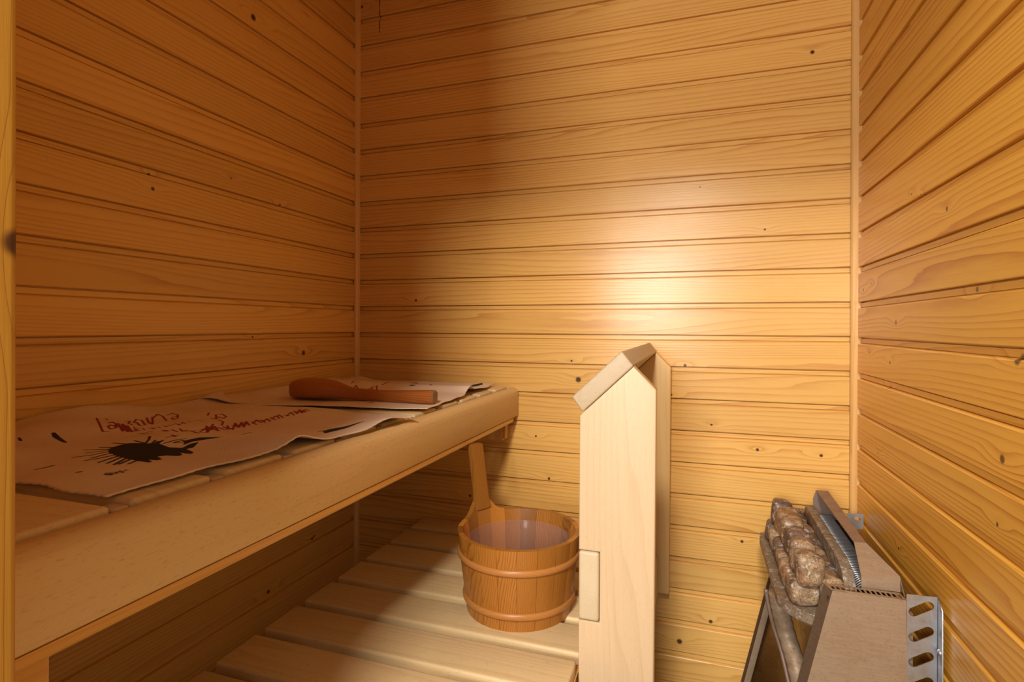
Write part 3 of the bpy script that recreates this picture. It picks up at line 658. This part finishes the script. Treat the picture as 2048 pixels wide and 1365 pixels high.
# heating element grille: many thin ribs
bm = bmesh.new()
for i in range(50):
    y = -0.115-i*0.0078
    tube_bm([(1.3915, y, -0.446), (1.399, y, -0.439), (1.428, y, -0.436)], 0.0014, 6, bm)
o = hpart(from_bm('element_ribs', bm, M_COIL, None, True)); o['kind'] = 'stuff'
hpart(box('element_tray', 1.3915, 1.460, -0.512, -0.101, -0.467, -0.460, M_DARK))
# sheet hood over the grille
def sheet(quads, mat, name, th=0.0016):
    bm = bmesh.new()
    for q in quads: bm.faces.new([bm.verts.new(c) for c in q])
    bmesh.ops.remove_doubles(bm, verts=bm.verts, dist=1e-5)
    bmesh.ops.recalc_face_normals(bm, faces=bm.faces)
    bmesh.ops.solidify(bm, geom=bm.faces[:], thickness=th)
    return from_bm(name, bm, mat)
FL = (1.3975, -0.098, -0.3815); FR = (1.4235, -0.098, -0.3805); NL = (1.3965, -0.452, -0.3800); NR = (1.4165, -0.452, -0.3790)
FRb = (1.4600, -0.098, -0.4500)
SL = (1.3955, -0.505, -0.4215); SR = (1.4560, -0.500, -0.4150); DL = (1.3955, -0.507, -0.4420); DR = (1.4560, -0.502, -0.4420)
FRb = (1.4640, -0.098, -0.4500)
o = hpart(sheet([[FL, FR, NR, NL], [FR, FRb, (1.4640, -0.500, -0.4500), (1.4560, -0.500, -0.4150), NR]], M_HOOD, 'hood')); o['label'] = 'folded sheet hood, browned by heat'
hpart(sheet([[NL, NR, SR, SL], [SL, SR, DR, DL]], M_STEEL, 'hood_end'))
hpart(sheet([[FL, FR, FRb, (1.3925, -0.098, -0.4500), (1.3905, -0.098, -0.4030)]], M_HOOD, 'hood_end'))
# galvanised wall brackets
holes = [slot(1.4748, -0.4505-0.0424*i, 0.0125, 0.0077, math.radians(33)) for i in range(9)]
out = [(1.4545, -0.4290), (1.4975, -0.4270), (1.4975, -0.86), (1.4545, -0.86)]
mt = Matrix(((1, 0, 0, 0), (0, 0, 1, -0.5385), (0, 1, 0, 0), (0, 0, 0, 1)))
br = hpart(plate('wall_bracket', out, holes, 0.0016, mt, M_GALV)); br['label'] = 'galvanised wall bracket with slanted slots'
out = [(-0.5385, -0.4270), (-0.5560, -0.4430), (-0.5620, -0.86), (-0.5385, -0.86)]
mt = Matrix(((0, 0, 1, 1.4990), (1, 0, 0, 0), (0, 1, 0, 0), (0, 0, 0, 1)))
br2 = hpart(plate('bracket_flange', out, [slot(-0.5485, -0.532, 0.006, 0.0016, math.pi/2), slot(-0.5490, -0.592, 0.002, 0.0016, math.pi/2)], 0.0016, mt, M_GALV))
bm = bmesh.new(); bmesh.ops.create_uvsphere(bm, u_segments=12, v_segments=8, radius=0.0055)
for v in bm.verts: v.co.x *= 0.5
bmesh.ops.translate(bm, verts=bm.verts, vec=(1.4975, -0.5475, -0.5150))
scr = from_bm('screw', bm, M_GALV, br, True); scr.matrix_parent_inverse = Matrix.Identity(4)
out = [(-0.040, -0.4310), (-0.098, -0.4310), (-0.098, -0.60), (-0.040, -0.60)]
out = [(1.4660, -0.4330), (1.5010, -0.4300), (1.5010, -0.4680), (1.4660, -0.4680)]
mt = Matrix(((1, 0, 0, 0), (0, 0, 1, -0.0930), (0, 1, 0, 0), (0, 0, 0, 1)))
hpart(plate('wall_bracket', out, [slot(1.4880, -0.4440, 0.0025, 0.0045, math.radians(-35))], 0.0016, mt, M_GALV))

# stones
def stone_obj(name, c, s, seed, mat, e=0.48, rz=0.0):
    rnd = random.Random(seed); bm = bmesh.new()
    bmesh.ops.create_cube(bm, size=2.0); bmesh.ops.subdivide_edges(bm, edges=bm.edges[:], cuts=5, use_grid_fill=True)
    ph = [rnd.uniform(0, 6.28) for _ in range(6)]
    for v in bm.verts:
        d = v.co.normalized(); p = 4.6
        k = (abs(d.x)**p+abs(d.y)**p+abs(d.z)**p)**(-1/p)
        q = d*k*(1+0.045*math.sin(3*d.x+ph[0])+0.045*math.sin(3.5*d.y+ph[1])+0.045*math.sin(3*d.z+ph[2])+0.02*math.sin(8*d.x+5*d.y+ph[3]))
        v.co = Vector((q.x*s[0]/2, q.y*s[1]/2, q.z*s[2]/2))
    bmesh.ops.rotate(bm, verts=bm.verts, matrix=Matrix.Rotation(rz, 3, 'Z') @ Matrix.Rotation(rnd.uniform(-0.10, 0.10), 3, 'X') @ Matrix.Rotation(rnd.uniform(-0.08, 0.08), 3, 'Y'))
    o = from_bm(name, bm, mat, None, True); o.location = c; return o
ordn = ['nearest', 'second', 'third', 'fourth', 'fifth', 'sixth']
top_y = [-0.478, -0.412, -0.350, -0.288, -0.222, -0.148]
for i, y in enumerate(top_y):
    dk = i in (5, 2)
    o = stone_obj('stone', (1.3165-0.0005*i, y, -0.4285+[0, 0.002, 0.0, 0.003, -0.001, 0.002][i]), (0.047, [0.058, 0.056, 0.058, 0.054, 0.060, 0.066][i], 0.056), 11+i, M_STONE_DK if dk else M_STONE, rz=0.05*(-1)**i)
    t = {0: 'pale speckled square heater stone, top course, nearest the camera',
         5: 'dark brown heater stone sticking up highest at the far end'}.get(i, f'brown square heater stone in the upper outer course, {ordn[i]} from the near end')
    tag(o, t, 'stone', 'heater stones')
bot_y = [-0.468, -0.398, -0.335, -0.272, -0.208, -0.145]
for i, y in enumerate(bot_y):
    o = stone_obj('stone', (1.3085-0.002*(i > 0)-0.002*(i > 3), y+0.004, -0.4770), (0.052, 0.062, 0.047), 41+i, M_STONE if i in (0, 1, 2, 4) else M_STONE_DK, rz=0.06*(-1)**i)
    t = {0: 'rust-speckled broad heater stone on the ledge, nearest the camera'}.get(i, f'heater stone resting on the ledge, lower outer course, {ordn[i]} from the near end')
    tag(o, t, 'stone', 'heater stones')
in_y = [-0.472, -0.405, -0.335, -0.265, -0.195, -0.130]
for i, y in enumerate(in_y):
    o = stone_obj('stone', (1.3530, y, -0.468), (0.040, 0.066, 0.058), 71+i, M_STONE_DK if i % 2 else M_STONE, rz=0.03*(-1)**i)
    tag(o, f'low brown heater stone wedged against the grey bar, {ordn[i]} from the near end', 'stone', 'heater stones')
